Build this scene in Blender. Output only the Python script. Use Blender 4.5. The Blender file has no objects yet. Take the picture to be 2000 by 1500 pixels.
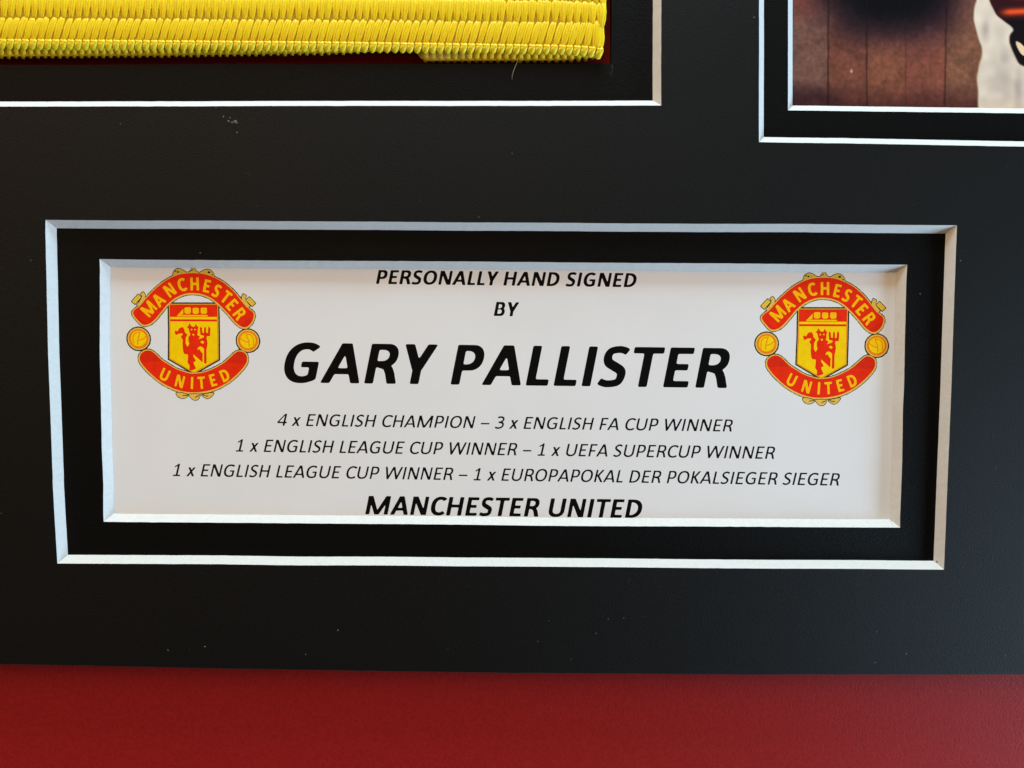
import bpy, math, random
import numpy as np
from mathutils import Vector
from mathutils.geometry import delaunay_2d_cdt

random.seed(7)
rng = np.random.default_rng(7)
scene = bpy.context.scene
COL = scene.collection

# ------------------------------------------------------------------ camera, light, exposure
F_PX = 1500.0                      # focal length in pixels of the 2000 px wide photograph
CAM_H = 0.150
TILT = math.radians(-2.4)
cam_d = bpy.data.cameras.new('camera')
cam_d.sensor_width = 36.0
cam_d.lens = 36.0 * F_PX / 2000.0
cam_d.clip_start = 0.005
cam_d.clip_end = 20.0
cam_d.dof.use_dof = True
cam_d.dof.focus_distance = 0.1525
cam_d.dof.aperture_fstop = 12.0
cam = bpy.data.objects.new('camera', cam_d)
COL.objects.link(cam)
cam.location = (0, 0, CAM_H)
cam.rotation_euler = (TILT, 0, 0)
scene.camera = cam

world = bpy.data.worlds.new('World')
scene.world = world
world.use_nodes = True
bg = world.node_tree.nodes['Background']
bg.inputs['Color'].default_value = (1.0, 0.70, 0.42, 1)
bg.inputs['Strength'].default_value = 0.13


def area(name, loc, target, size, power, color, size_y=None):
    l = bpy.data.lights.new(name, 'AREA')
    l.energy = power
    l.color = color
    l.size = size
    if size_y:
        l.shape = 'RECTANGLE'
        l.size_y = size_y
    o = bpy.data.objects.new(name, l)
    COL.objects.link(o)
    o.location = loc
    o.rotation_euler = (Vector(target) - Vector(loc)).to_track_quat('-Z', 'Y').to_euler()
    return o


def polar(az, el, d):
    a, e = math.radians(az), math.radians(el)
    return (d * math.cos(e) * math.cos(a), d * math.cos(e) * math.sin(a), d * math.sin(e))


area('cool_side_window', polar(-22, 11.5, 0.6), (0, 0, 0), 0.36, 5.3, (0.53, 0.78, 1.0), 0.15)
area('cool_far_window', polar(88, 12, 0.6), (0, 0, 0), 0.36, 5.3, (0.53, 0.84, 1.0), 0.17)
area('warm_room_light', polar(122, 38, 0.8), (0, 0, 0), 0.85, 5.75, (1.0, 0.64, 0.345))

scene.view_settings.view_transform = 'Standard'
scene.view_settings.look = 'None'
scene.view_settings.exposure = 0.0
scene.view_settings.gamma = 1.0
scene.render.resolution_x = 1024
scene.render.resolution_y = 768
scene.cycles.filter_width = 1.5

# ------------------------------------------------------------------ helpers
MM = 0.001
PX = 0.0001                        # a photo pixel is about a tenth of a millimetre on the board
T = 1.4 * MM                       # thickness of one mount board
Z_LOW = -T                         # face of the lower board
Z_CARD = -2 * T                    # face of the card and of the photo print
Z_RED = -4.9 * MM
ca, sa = math.cos(TILT), math.sin(TILT)


def at(px, py, z):
    """point on the level z that the photograph shows at a pixel"""
    px = np.asarray(px, float)
    py = np.asarray(py, float)
    x = (px - 1000.0) / F_PX
    y = -(py - 750.0) / F_PX
    wy = y * ca + sa
    wz = y * sa - ca
    s = (z - CAM_H) / wz
    return np.stack([x * s, wy * s, np.broadcast_to(np.asarray(z, float), s.shape)], axis=-1)


def tag(o, label=None, cat=None, group=None, kind=None):
    if label: o['label'] = label
    if cat: o['category'] = cat
    if group: o['group'] = group
    if kind: o['kind'] = kind
    return o


def obj(name, verts, faces, mats, parent=None, fmat=None, smooth=False):
    me = bpy.data.meshes.new(name)
    me.from_pydata([tuple(map(float, v)) for v in verts], [], [tuple(int(i) for i in f) for f in faces])
    for m in (mats if isinstance(mats, (list, tuple)) else [mats]):
        me.materials.append(m)
    if fmat is not None:
        me.polygons.foreach_set('material_index', np.asarray(fmat, dtype=np.int32))
    if smooth:
        me.polygons.foreach_set('use_smooth', np.ones(len(me.polygons), dtype=bool))
    me.update()
    o = bpy.data.objects.new(name, me)
    COL.objects.link(o)
    if parent: o.parent = parent
    return o


class MB:
    def __init__(self):
        self.v, self.f, self.m = [], [], []

    def add(self, verts, faces, mi=0):
        b = len(self.v)
        self.v.extend([tuple(p) for p in verts])
        self.f.extend([tuple(i + b for i in f) for f in faces])
        self.m.extend([mi] * len(faces))

    def build(self, name, mats, parent=None, smooth=False):
        return obj(name, self.v, self.f, mats, parent, self.m, smooth)


def tube(mb, pts, ra, rz, mi=0, n=8):
    """swept strand; ra = half width in the plane, rz = half height, lists per ring; closed ends"""
    pts = np.asarray(pts, float)
    k = len(pts)
    vs, fs = [], []
    for i in range(k):
        d = pts[min(i + 1, k - 1)] - pts[max(i - 1, 0)]
        d = d / (np.linalg.norm(d) + 1e-12)
        side = np.cross(d, [0, 0, 1.0]); side /= (np.linalg.norm(side) + 1e-12)
        up = np.cross(side, d)
        for j in range(n):
            a = 2 * math.pi * j / n
            vs.append(pts[i] + side * math.cos(a) * ra[i] + up * math.sin(a) * rz[i])
    for i in range(k - 1):
        for j in range(n):
            a, b = i * n + j, i * n + (j + 1) % n
            fs.append((a, b, b + n, a + n))
    fs.append(tuple(range(n - 1, -1, -1)))
    fs.append(tuple((k - 1) * n + j for j in range(n)))
    mb.add(vs, fs, mi)


# ------------------------------------------------------------------ materials
def lin(c):
    c = np.asarray(c, float) / 255.0
    return np.where(c <= 0.04045, c / 12.92, ((c + 0.055) / 1.055) ** 2.4)


def mat(name, color, rough=0.6, spec=0.5, noise=None, bump=None, sheen=0.0, stretch=None):
    """noise = (scale, amount); bump = (scale, distance, strength)"""
    m = bpy.data.materials.new(name)
    m.use_nodes = True
    nt = m.node_tree
    b = nt.nodes['Principled BSDF']
    if 'thread' in name or 'webbing' in name:      # nylon lets a little light through
        b.inputs['Subsurface Weight'].default_value = 0.25
        b.inputs['Subsurface Radius'].default_value = (1.0, 0.7, 0.1)
        b.inputs['Subsurface Scale'].default_value = 0.0006
    b.inputs['Base Color'].default_value = (*color, 1)
    b.inputs['Roughness'].default_value = rough
    b.inputs['Specular IOR Level'].default_value = spec
    if sheen:
        b.inputs['Sheen Weight'].default_value = sheen
        b.inputs['Sheen Roughness'].default_value = 0.5
        b.inputs['Sheen Tint'].default_value = (1.0, 0.72, 0.06, 1)
    tc = nt.nodes.new('ShaderNodeTexCoord')
    if noise:
        n = nt.nodes.new('ShaderNodeTexNoise')
        n.inputs['Scale'].default_value = noise[0]
        n.inputs['Detail'].default_value = 5
        nt.links.new(tc.outputs['Object'], n.inputs['Vector'])
        r = nt.nodes.new('ShaderNodeMapRange')
        r.inputs['From Min'].default_value = 0.25
        r.inputs['From Max'].default_value = 0.75
        r.inputs['To Min'].default_value = 1 - noise[1]
        r.inputs['To Max'].default_value = 1 + noise[1]
        nt.links.new(n.outputs['Fac'], r.inputs['Value'])
        mx = nt.nodes.new('ShaderNodeMix')
        mx.data_type = 'RGBA'
        mx.blend_type = 'MULTIPLY'
        mx.inputs['Factor'].default_value = 1
        mx.inputs['A'].default_value = (*color, 1)
        nt.links.new(r.outputs['Result'], mx.inputs['B'])
        nt.links.new(mx.outputs['Result'], b.inputs['Base Color'])
    if bump:
        n2 = nt.nodes.new('ShaderNodeTexNoise')
        n2.inputs['Scale'].default_value = bump[0]
        n2.inputs['Detail'].default_value = 6
        n2.inputs['Roughness'].default_value = 0.65
        if stretch:
            mp = nt.nodes.new('ShaderNodeMapping')
            mp.inputs['Scale'].default_value = stretch
            nt.links.new(tc.outputs['Object'], mp.inputs['Vector'])
            nt.links.new(mp.outputs['Vector'], n2.inputs['Vector'])
        else:
            nt.links.new(tc.outputs['Object'], n2.inputs['Vector'])
        bp = nt.nodes.new('ShaderNodeBump')
        bp.inputs['Distance'].default_value = bump[1]
        bp.inputs['Strength'].default_value = bump[2]
        nt.links.new(n2.outputs['Fac'], bp.inputs['Height'])
        nt.links.new(bp.outputs['Normal'], b.inputs['Normal'])
    return m


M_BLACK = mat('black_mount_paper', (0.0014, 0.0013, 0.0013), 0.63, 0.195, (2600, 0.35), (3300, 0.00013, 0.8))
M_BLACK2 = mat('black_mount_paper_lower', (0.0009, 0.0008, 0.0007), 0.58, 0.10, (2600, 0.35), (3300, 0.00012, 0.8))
M_CORE = mat('white_board_core', (0.63, 0.635, 0.635), 0.85, 0.2, (1500, 0.05), (2200, 0.00004, 0.4))
M_EDGE = mat('black_board_edge', (0.010, 0.010, 0.010), 0.9, 0.2, (2600, 0.3))
M_WORN = mat('worn_board_edge', (0.016, 0.016, 0.016), 0.8, 0.3, (900, 0.7))
M_RED = mat('red_board_paper', (0.30, 0.0120, 0.0118), 0.60, 0.12, (1500, 0.14), (2400, 0.00016, 0.7))
M_CARD = mat('white_card', (0.79, 0.81, 0.845), 0.6, 0.25, (70, 0.025), (2200, 0.00004, 0.3))
M_INK = mat('black_ink', (0.0022, 0.0018, 0.0022), 0.6, 0.07, (3000, 0.2))
M_KEY = mat('dark_key_line', (0.022, 0.013, 0.006), 0.6, 0.1, (2500, 0.6))
M_GOLD = mat('gold_ink', (0.80, 0.53, 0.10), 0.6, 0.1, (2500, 0.18))
M_GOLD2 = mat('olive_gold_ink', (0.68, 0.48, 0.06), 0.6, 0.1, (2500, 0.25))
M_PRED = mat('red_ink', (0.85, 0.026, 0.003), 0.6, 0.08, (900, 0.10))
M_PRED2 = mat('dark_red_ink', (0.72, 0.022, 0.004), 0.6, 0.08, (900, 0.12))
M_YEL = mat('yellow_ink', (0.98, 0.66, 0.001), 0.6, 0.08, (900, 0.08))
M_LET = mat('letter_yellow_ink', (1.0, 0.55, 0.002), 0.6, 0.08, (1500, 0.10))
M_ORA = mat('orange_ink', (0.90, 0.24, 0.006), 0.6, 0.08, (2000, 0.15))
M_THREAD = mat('yellow_thread', (1.0, 0.67, 0.004), 0.5, 0.22, (2500, 0.04), (5000, 0.00005, 0.5), 0.5, (1, 0.10, 0.6))
M_THREAD_G = mat('greenish_selvedge_thread', (0.90, 0.70, 0.02), 0.45, 0.45, (2500, 0.2), (5000, 0.00005, 0.4))
M_WEB = mat('gap_shade_webbing', (0.52, 0.29, 0.003), 0.6, 0.3, (2500, 0.15), (5000, 0.00005, 0.4))  # yellow web darkened: shade of the gaps between strands put into its colour
M_THREAD_B = mat('shaded_reverse_thread', (0.85, 0.52, 0.012), 0.55, 0.25, (2500, 0.2), (5000, 0.00005, 0.4))  # same yellow thread, shade of the rear layer mixed into its colour
M_TAPE = mat('clear_glue', (0.45, 0.35, 0.10), 0.35, 0.4, (1200, 0.25))
M_TAPE.node_tree.nodes['Principled BSDF'].inputs['Alpha'].default_value = 0.28
M_FIBRE = mat('pale_fibre', (0.34, 0.30, 0.20), 0.6, 0.3)
M_DUST = mat('pale_dust', (0.085, 0.085, 0.083), 0.8, 0.3)


# ------------------------------------------------------------------ flat shapes: distance field -> outline -> triangles
def seg_sdf(gx, gy, poly):
    p = np.asarray(poly, float)
    q = np.roll(p, -1, axis=0)
    d2 = np.full(gx.shape, 1e18)
    inside = np.zeros(gx.shape, bool)
    for (x0, y0), (x1, y1) in zip(p, q):
        ex, ey = x1 - x0, y1 - y0
        L = ex * ex + ey * ey
        if L < 1e-18:
            continue
        t = np.clip(((gx - x0) * ex + (gy - y0) * ey) / L, 0, 1)
        d2 = np.minimum(d2, (gx - x0 - t * ex) ** 2 + (gy - y0 - t * ey) ** 2)
        if y0 != y1:
            c = ((y0 > gy) != (y1 > gy)) & (gx < (x1 - x0) * (gy - y0) / (y1 - y0) + x0)
            inside ^= c
    d = np.sqrt(d2)
    return np.where(inside, -d, d)


def blur(a, s):
    if s <= 0: return a
    r = max(1, int(3 * s))
    k = np.exp(-0.5 * (np.arange(-r, r + 1) / s) ** 2); k /= k.sum()
    a = np.pad(a, r, mode='edge')
    a = np.apply_along_axis(lambda v: np.convolve(v, k, 'valid'), 0, a)
    return np.apply_along_axis(lambda v: np.convolve(v, k, 'valid'), 1, a)


def contours(fld, lev=0.5):
    """closed loops of fld == lev in grid units (x, y)"""
    a = fld > lev
    ny, nx = a.shape
    code = a[:-1, :-1] * 1 + a[:-1, 1:] * 2 + a[1:, 1:] * 4 + a[1:, :-1] * 8
    nxt = {}
    def ix(e):
        k, y, x = e
        if k == 'h':
            v0, v1 = fld[y, x], fld[y, x + 1]
            return (x + (lev - v0) / (v1 - v0), y)
        v0, v1 = fld[y, x], fld[y + 1, x]
        return (x, y + (lev - v0) / (v1 - v0))
    TB = {1: 'LB', 2: 'BR', 3: 'LR', 4: 'RT', 6: 'BT', 7: 'LT', 8: 'TL', 9: 'TB', 11: 'TR', 12: 'RL', 13: 'RB', 14: 'BL'}
    for y, x in zip(*np.nonzero((code != 0) & (code != 15))):
        c = int(code[y, x])
        E = {'B': ('h', y, x), 'T': ('h', y + 1, x), 'L': ('v', y, x), 'R': ('v', y, x + 1)}
        segs = ['LB', 'RT'] if c == 5 else ['BR', 'TL'] if c == 10 else [TB[c]]
        for s in segs:
            nxt[E[s[0]]] = E[s[1]]
    loops = []
    while nxt:
        st = next(iter(nxt))
        loop, e = [], st
        while e in nxt:
            loop.append(ix(e))
            e = nxt.pop(e)
        if len(loop) > 5:
            loops.append(np.array(loop))
    return loops


def rdp(p, eps):
    n = len(p)
    far = int(np.argmax(((p - p[0]) ** 2).sum(1)))
    keep = {0, far}
    st = [(0, far), (far, n)]
    q = np.vstack([p, p[:1]])
    while st:
        i, j = st.pop()
        if j - i < 2: continue
        a, b = q[i], q[j]
        d = b - a
        L = math.hypot(*d) + 1e-12
        dist = np.abs(d[0] * (q[i + 1:j, 1] - a[1]) - d[1] * (q[i + 1:j, 0] - a[0])) / L
        k = int(np.argmax(dist))
        if dist[k] > eps:
            k += i + 1
            keep.add(k)
            st += [(i, k), (k, j)]
    return p[sorted(k for k in keep if k < n)]


def shape(ops, cell, off=0.0, soft=1.2, shift=(0, 0), rough=0.0, eps=0.12):
    """ops: list of (sign, polygon). Returns 2D verts and triangles of the union/difference, grown by off."""
    pts = np.vstack([np.asarray(p, float) for s, p in ops if s > 0])
    pad = abs(off) + cell * 6
    lo, hi = pts.min(0) - pad, pts.max(0) + pad
    xs = np.arange(lo[0], hi[0] + cell, cell)
    ys = np.arange(lo[1], hi[1] + cell, cell)
    gx, gy = np.meshgrid(xs, ys)
    d = np.full(gx.shape, 1e9)
    for s, p in ops:
        e = seg_sdf(gx, gy, p)
        d = np.minimum(d, e) if s > 0 else np.maximum(d, -e)
    if rough:
        nz = blur(rng.normal(size=d.shape), 1.3)
        d = d + nz / nz.std() * rough
    cov = blur(np.clip(0.5 - (d - off) / cell / 2, 0, 1), soft)
    V, E = [], []
    for lp in contours(cov):
        lp = rdp(lp, eps)
        if len(lp) < 3: continue
        b = len(V)
        V += [Vector((float(x), float(y))) for x, y in lp]
        E += [(b + i, b + (i + 1) % len(lp)) for i in range(len(lp))]
    r = delaunay_2d_cdt(V, E, [], 0, 1e-5)
    v = np.array([tuple(p) for p in r[0]])
    tri = []
    ny, nx = cov.shape
    for f in r[2]:
        c = v[list(f)].mean(0)
        x0, y0 = int(c[0]), int(c[1])
        if x0 < 0 or y0 < 0 or x0 >= nx - 1 or y0 >= ny - 1: continue
        fx, fy = c[0] - x0, c[1] - y0
        val = (cov[y0, x0] * (1 - fx) + cov[y0, x0 + 1] * fx) * (1 - fy) + (cov[y0 + 1, x0] * (1 - fx) + cov[y0 + 1, x0 + 1] * fx) * fy
        if val > 0.5: tri.append(tuple(f))
    return v * cell + lo + np.array(shift), tri


def crom(p, n=6, closed=True):
    p = np.asarray(p, float)
    k = len(p)
    out = []
    for i in range(k if closed else k - 1):
        g = (lambda j: p[j % k]) if closed else (lambda j: p[min(max(j, 0), k - 1)])
        a, b, c, d = g(i - 1), g(i), g(i + 1), g(i + 2)
        for t in np.linspace(0, 1, n, endpoint=False):
            out.append(0.5 * (2 * b + (c - a) * t + (2 * a - 5 * b + 4 * c - d) * t * t + (3 * b - a - 3 * c + d) * t ** 3))
    if not closed: out.append(p[-1])
    return np.array(out)


def stroke(p, w):
    """polygon round an open centre line; w a number or a list"""
    p = np.asarray(p, float)
    w = np.broadcast_to(np.asarray(w, float), (len(p),))
    d = np.gradient(p, axis=0)
    d /= np.linalg.norm(d, axis=1)[:, None] + 1e-12
    n = np.stack([-d[:, 1], d[:, 0]], 1)
    return np.vstack([p + n * w[:, None] / 2, (p - n * w[:, None] / 2)[::-1]])


# ------------------------------------------------------------------ lettering (cap height 1, upright)
ADV_B = dict(A=1240, B=1147, C=1084, D=1290, E=999, G=1304, H=1292, I=547, L=866, M=1790, N=1351, O=1384, P=1090, R=1153, S=968, T=1014, U=1315, Y=1065)
ADV_R = dict(A=1185, B=1114, C=1092, D=1260, E=1000, F=941, G=1292, H=1276, I=516, K=1064, L=861, M=1751, N=1322, O=1356, P=1058, R=1112, S=941, T=998, U=1314, W=1822, x=887)
ADV_R.update({'1': 1038, '3': 1038, '4': 1038, '\u2013': 1020})


def rect(x0, y0, x1, y1): return [(x0, y0), (x1, y0), (x1, y1), (x0, y1)]


def para(xb, xt, w, y0=0.0, y1=1.0, wt=None):
    wt = w if wt is None else wt
    return [(xb, y0), (xb + w, y0), (xt + wt, y1), (xt, y1)]


def ell(cx, cy, rx, ry, a0, a1, n=30, e=2.25):
    t = np.radians(np.linspace(a0, a1, n))
    c, s = np.cos(t), np.sin(t)
    return np.stack([cx + rx * np.sign(c) * np.abs(c) ** (2 / e), cy + ry * np.sign(s) * np.abs(s) ** (2 / e)], 1)


def bowl(x0, y0, x1, y1, rx):
    return np.vstack([[(x0, y0)], ell(x1 - rx, (y0 + y1) / 2, rx, (y1 - y0) / 2, -90, 90, 24), [(x0, y1)]])


def ringarc(cx, cy, ro_x, ro_y, ri_x, ri_y, a0, a1):
    return np.vstack([ell(cx, cy, ro_x, ro_y, a0, a1, 40), ell(cx, cy, ri_x, ri_y, a1, a0, 40)])


def glyph_ops(ch, bold):
    W, H = (0.212, 0.160) if bold else (0.150, 0.122)
    adv = (ADV_B if bold else ADV_R).get(ch, 1100) / 1294.0
    l = 0.105 if bold else 0.125
    r = adv - l
    D = W * 1.06
    o = 0.012
    if ch == 'A':
        w = D
        c = adv / 2
        return [(1, para(0.005, c - w / 2 - 0.012, w)), (1, para(adv - 0.005 - w, c - w / 2 + 0.012, w)), (1, rect(0.2, 0.225, adv - 0.2, 0.225 + H * 0.95))]
    if ch == 'B':
        x1, x2 = adv - 0.13, adv - 0.075
        return [(1, rect(l, 0, l + W, 1)), (1, bowl(l, 0.45, x1, 1, 0.26)), (1, bowl(l, 0, x2, 0.58, 0.28)),
                (-1, bowl(l + W, 0.45 + H * 0.62, x1 - W * 0.98, 1 - H, 0.15)), (-1, bowl(l + W, H, x2 - W, 0.58 - H * 0.72, 0.17))]
    if ch == 'C':
        cx, R = 0.075 + 0.43, 0.43
        return [(1, ringarc(cx + 0.03, 0.5, R + 0.03, 0.5 + o, R + 0.03 - W * 1.08, 0.5 + o - H * 1.08, 47, 314))]
    if ch == 'D':
        x1 = adv - 0.085
        return [(1, bowl(l, 0, x1, 1, 0.52)), (-1, bowl(l + W, H * 0.96, x1 - W * 1.05, 1 - H * 0.96, 0.40))]
    if ch in 'EF':
        r = adv - (0.085 if ch == 'E' else 0.075)
        q = [(1, rect(l, 0, l + W, 1)), (1, rect(l, 1 - H, r, 1)), (1, rect(l, 0.5 - H * 0.45, r - 0.07, 0.5 + H * 0.55))]
        if ch == 'F': return q[:2] + [(1, rect(l, 0.45 - H * 0.45, r - 0.06, 0.45 + H * 0.55))]
        return q + [(1, rect(l, 0, r + 0.01, H))]
    if ch == 'G':
        cx, R = 0.075 + 0.45, 0.45
        xr = adv - 0.115
        return [(1, ringarc(cx + 0.02, 0.5, R + 0.02, 0.5 + o, R + 0.02 - W * 1.08, 0.5 + o - H * 1.08, 50, 300)),
                (1, rect(xr - W, 0.09, xr, 0.53)), (1, rect(xr - W - (0.20 if bold else 0.19), 0.53 - H * 0.9, xr, 0.53)),
                (1, [(xr - W, 0.07), (xr, 0.10), (xr - 0.05, 0.055), (xr - 0.22, 0.0), (xr - 0.32, 0.0), (xr - 0.36, 0.10)])]
    if ch == 'H':
        return [(1, rect(l, 0, l + W, 1)), (1, rect(r - W, 0, r, 1)), (1, rect(l, 0.515 - H / 2, r, 0.515 + H / 2))]
    if ch == 'I':
        return [(1, rect(adv / 2 - W / 2, 0, adv / 2 + W / 2, 1))]
    if ch == 'K':
        return [(1, rect(l, 0, l + W, 1)), (1, para(l + W * 0.6, adv - 0.055 - D * 1.12, D * 1.12, 0.46, 1)), (1, para(adv - 0.02 - D * 1.12, l + W * 0.85, D * 1.12, 0, 0.545))]
    if ch == 'L':
        return [(1, rect(l, 0, l + W, 1)), (1, rect(l, 0, adv - 0.035, H))]
    if ch == 'M':
        c = adv / 2
        return [(1, para(l, l, W)), (1, para(r - W, r - W, W)), (1, para(c - D * 0.52, l, D * 1.0, 0, 1, D * 1.12)), (1, para(c - D * 0.48, r - D * 1.12, D * 1.0, 0, 1, D * 1.12))]
    if ch == 'N':
        w = W * 0.92
        return [(1, rect(l, 0, l + w, 1)), (1, rect(r - w, 0, r, 1)), (1, para(r - D * 1.18, l, D * 1.18))]
    if ch == 'O':
        c = adv / 2
        R = c - 0.07
        return [(1, ell(c, 0.5, R, 0.5 + o, 0, 358, 60)), (-1, ell(c, 0.5, R - W * 1.06, 0.5 + o - H * 1.06, 0, 358, 60))]
    if ch == 'P':
        x1 = adv - 0.06
        return [(1, rect(l, 0, l + W, 1)), (1, bowl(l, 0.355, x1, 1, 0.30)), (-1, bowl(l + W, 0.355 + H * 0.96, x1 - W * 1.02, 1 - H * 0.96, 0.19))]
    if ch == 'R':
        x1 = adv - 0.095
        return [(1, rect(l, 0, l + W, 1)), (1, bowl(l, 0.42, x1, 1, 0.28)), (-1, bowl(l + W, 0.42 + H * 0.92, x1 - W * 1.0, 1 - H * 0.96, 0.17)),
                (1, [(l + W * 0.9, 0.42), (x1 - 0.18, 0.50), (x1 - 0.08, 0.40), (x1 - 0.02, 0.28), (adv - 0.02, 0), (adv - 0.02 - W * 1.08, 0), (x1 - W * 1.1, 0.24), (x1 - W * 1.2 - 0.04, 0.36)])]
    if ch == 'S':
        x0, x1 = 0.06, adv - 0.065
        s = x1 - x0
        h = H / 2
        c = crom([(x0 + s * .93, .865), (x0 + s * .78, .915), (x0 + s * .56, 1 + o - h), (x0 + s * .28, .885), (x0 + W / 2 + .015, .745), (x0 + s * .27, .600), (x0 + s * .52, .505),
                  (x0 + s * .78, .40), (x1 - W / 2, .265), (x0 + s * .74, .115), (x0 + s * .42, h - o), (x0 + s * .2, .085), (x0 + s * .03, .135)], 8, False)
        k = len(c)
        t = np.linspace(0, 1, k)
        w = H * 1.06 + (W * 1.0 - H) * np.exp(-((t - 0.5) / 0.22) ** 2)
        return [(1, stroke(c, w))]
    if ch == 'T':
        return [(1, rect(adv / 2 - W / 2, 0, adv / 2 + W / 2, 1)), (1, rect(0.025, 1 - H, adv - 0.025, 1))]
    if ch == 'U':
        c = adv / 2
        R = c - l + 0.01
        y = 0.36
        return [(1, rect(c - R, y, c - R + W, 1)), (1, rect(c + R - W, y, c + R, 1)), (1, ringarc(c, y + 0.001, R, y + o, R - W, y + o - H * 1.1, 180, 360))]
    if ch == 'W':
        q = adv / 4
        w = D * 0.98
        return [(1, para(q + 0.02 - w / 2, 0.02, w)), (1, para(q + 0.0 - w / 2, 2 * q - w / 2, w)), (1, para(3 * q - w / 2, 2 * q - w / 2, w)), (1, para(3 * q - 0.02 - w / 2, adv - 0.02 - w, w))]
    if ch == 'Y':
        c = adv / 2
        w = D * 1.05
        return [(1, rect(c - W / 2, 0, c + W / 2, 0.44)), (1, para(c - w / 2, 0.015, w, 0.36, 1)), (1, para(c - w / 2, adv - 0.015 - w, w, 0.36, 1))]
    if ch == 'x':
        w = W * 1.15
        return [(1, para(0.03, adv - 0.05 - w, w, 0, 0.725)), (1, para(adv - 0.03 - w, 0.05, w, 0, 0.725))]
    if ch == '1':
        c = adv * 0.53
        return [(1, rect(c - W / 2, 0, c + W / 2, 1)), (1, rect(0.14, 0, adv - 0.10, H * 0.92)), (1, [(0.13, 0.80), (c, 1.0), (c, 0.87), (0.165, 0.70)])]
    if ch == '3':
        a = crom([(0.15, .90), (0.27, .945), (0.40, .955), (0.56, .90), (0.615, .76), (0.55, .61), (0.40, .535), (0.27, .525)], 7, False)
        b = crom([(0.27, .525), (0.46, .51), (0.62, .43), (0.665, .285), (0.59, .125), (0.40, .048), (0.23, .055), (0.09, .105)], 7, False)
        return [(1, stroke(a, H * 1.1)), (1, stroke(b, H * 1.12))]
    if ch == '4':
        return [(1, rect(0.50, 0, 0.50 + W, 1)), (1, rect(0.035, 0.215, adv - 0.03, 0.215 + H)), (1, [(0.035, 0.24), (0.035, 0.33), (0.49, 1.0), (0.50 + W, 1.0), (0.50 + W, 0.93), (0.535, 0.93), (0.165, 0.31)])]
    if ch == '\u2013':
        return [(1, rect(0.06, 0.335, adv - 0.06, 0.335 + H * 0.95))]
    raise KeyError(ch)


_G = {}


def glyph(ch, bold):
    k = (ch, bold)
    if k not in _G:
        _G[k] = shape(glyph_ops(ch, bold), 0.0125, 0.0, 1.5 if bold else 1.2)
    return _G[k]


def adv_of(ch, bold):
    if ch == ' ': return 463 / 1294.0
    return (ADV_B if bold else ADV_R)[ch] / 1294.0


def text_mesh(text, bold, p0, p1, cap, slant, z):
    """p0: left end of the baseline, p1: right end, photo pixels"""
    vs, fs = [], []
    x = 0.0
    for ch in text:
        if ch != ' ':
            v, t = glyph(ch, bold)
            b = len(vs)
            for q in v: vs.append((q[0] + x, q[1]))
            fs += [tuple(i + b for i in f) for f in t]
        x += adv_of(ch, bold)
    a = np.array(vs)
    sl = a[:, 0] + slant * a[:, 1] * 1.0
    a0, a1 = sl.min(), sl.max()
    L = p1[0] - p0[0]
    u = (sl - a0) / (a1 - a0) * L
    px = p0[0] + u
    py = p0[1] + (p1[1] - p0[1]) * u / L - a[:, 1] * cap
    return at(px, py, z), fs


# ------------------------------------------------------------------ boards
def wavy(poly, amp, step=1.2 * MM):
    """closed world polygon -> denser one with the slight unevenness of a knife cut"""
    out = []
    n = len(poly)
    for i in range(n):
        a, b = np.asarray(poly[i][:2]), np.asarray(poly[(i + 1) % n][:2])
        L = np.linalg.norm(b - a)
        k = max(2, int(L / step))
        d = (b - a) / L
        nrm = np.array([-d[1], d[0]])
        w = rng.normal(size=k)
        slow = np.interp(np.arange(k), np.linspace(0, k, max(3, k // 12)), rng.normal(size=max(3, k // 12)))
        t = np.arange(k) / k
        env = np.minimum(1, np.minimum(t, 1 - t) * 12)
        for j in range(k):
            out.append(a + (b - a) * t[j] + nrm * amp * env[j] * (0.4 * w[j] + 1.5 * slow[j]))
    return np.array(out)


def inset(poly, d):
    """shift each vertex inward (towards the centre side of the opening) by d"""
    p = np.asarray(poly)
    n = len(p)
    area2 = np.sum(p[:, 0] * np.roll(p[:, 1], -1) - np.roll(p[:, 0], -1) * p[:, 1])
    s = 1.0 if area2 > 0 else -1.0
    out = np.zeros_like(p)
    # edge direction estimated over a few neighbours so that the noise is kept, not amplified
    e = np.roll(p, -1, 0) - p
    e /= np.linalg.norm(e, axis=1)[:, None]
    n1 = np.stack([-e[:, 1], e[:, 0]], 1) * s
    n0 = np.roll(n1, 1, 0)
    m = n0 + n1
    m /= np.linalg.norm(m, axis=1)[:, None]
    c = np.clip((m * n1).sum(1), 0.5, 1)
    return p + m * (d / c)[:, None]


def sheet(outer, holes):
    """triangles of a flat sheet with holes"""
    V, E = [], []
    for lp in [outer] + holes:
        b = len(V)
        V += [Vector((float(q[0] * 1000), float(q[1] * 1000))) for q in lp]
        E += [(b + i, b + (i + 1) % len(lp)) for i in range(len(lp))]
    r = delaunay_2d_cdt(V, E, [], 0, 1e-5)
    v = np.array([tuple(p) for p in r[0]])
    cs = np.array([v[list(f)].mean(0) for f in r[2]])
    ins = seg_sdf(cs[:, 0], cs[:, 1], np.asarray(outer) * 1000) < 0
    for h in holes:
        ins &= seg_sdf(cs[:, 0], cs[:, 1], np.asarray(h) * 1000) > 0
    return v / 1000, [f for f, k in zip(r[2], ins) if k]


def band(mb, pa, za, pb, zb, mi=0):
    n = len(pa)
    vs = [(*p, za) for p in pa] + [(*p, zb) for p in pb]
    mb.add(vs, [(i, (i + 1) % n, n + (i + 1) % n, n + i) for i in range(n)], mi)


def up(v, z): return np.column_stack([v, np.full(len(v), z)])


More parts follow.
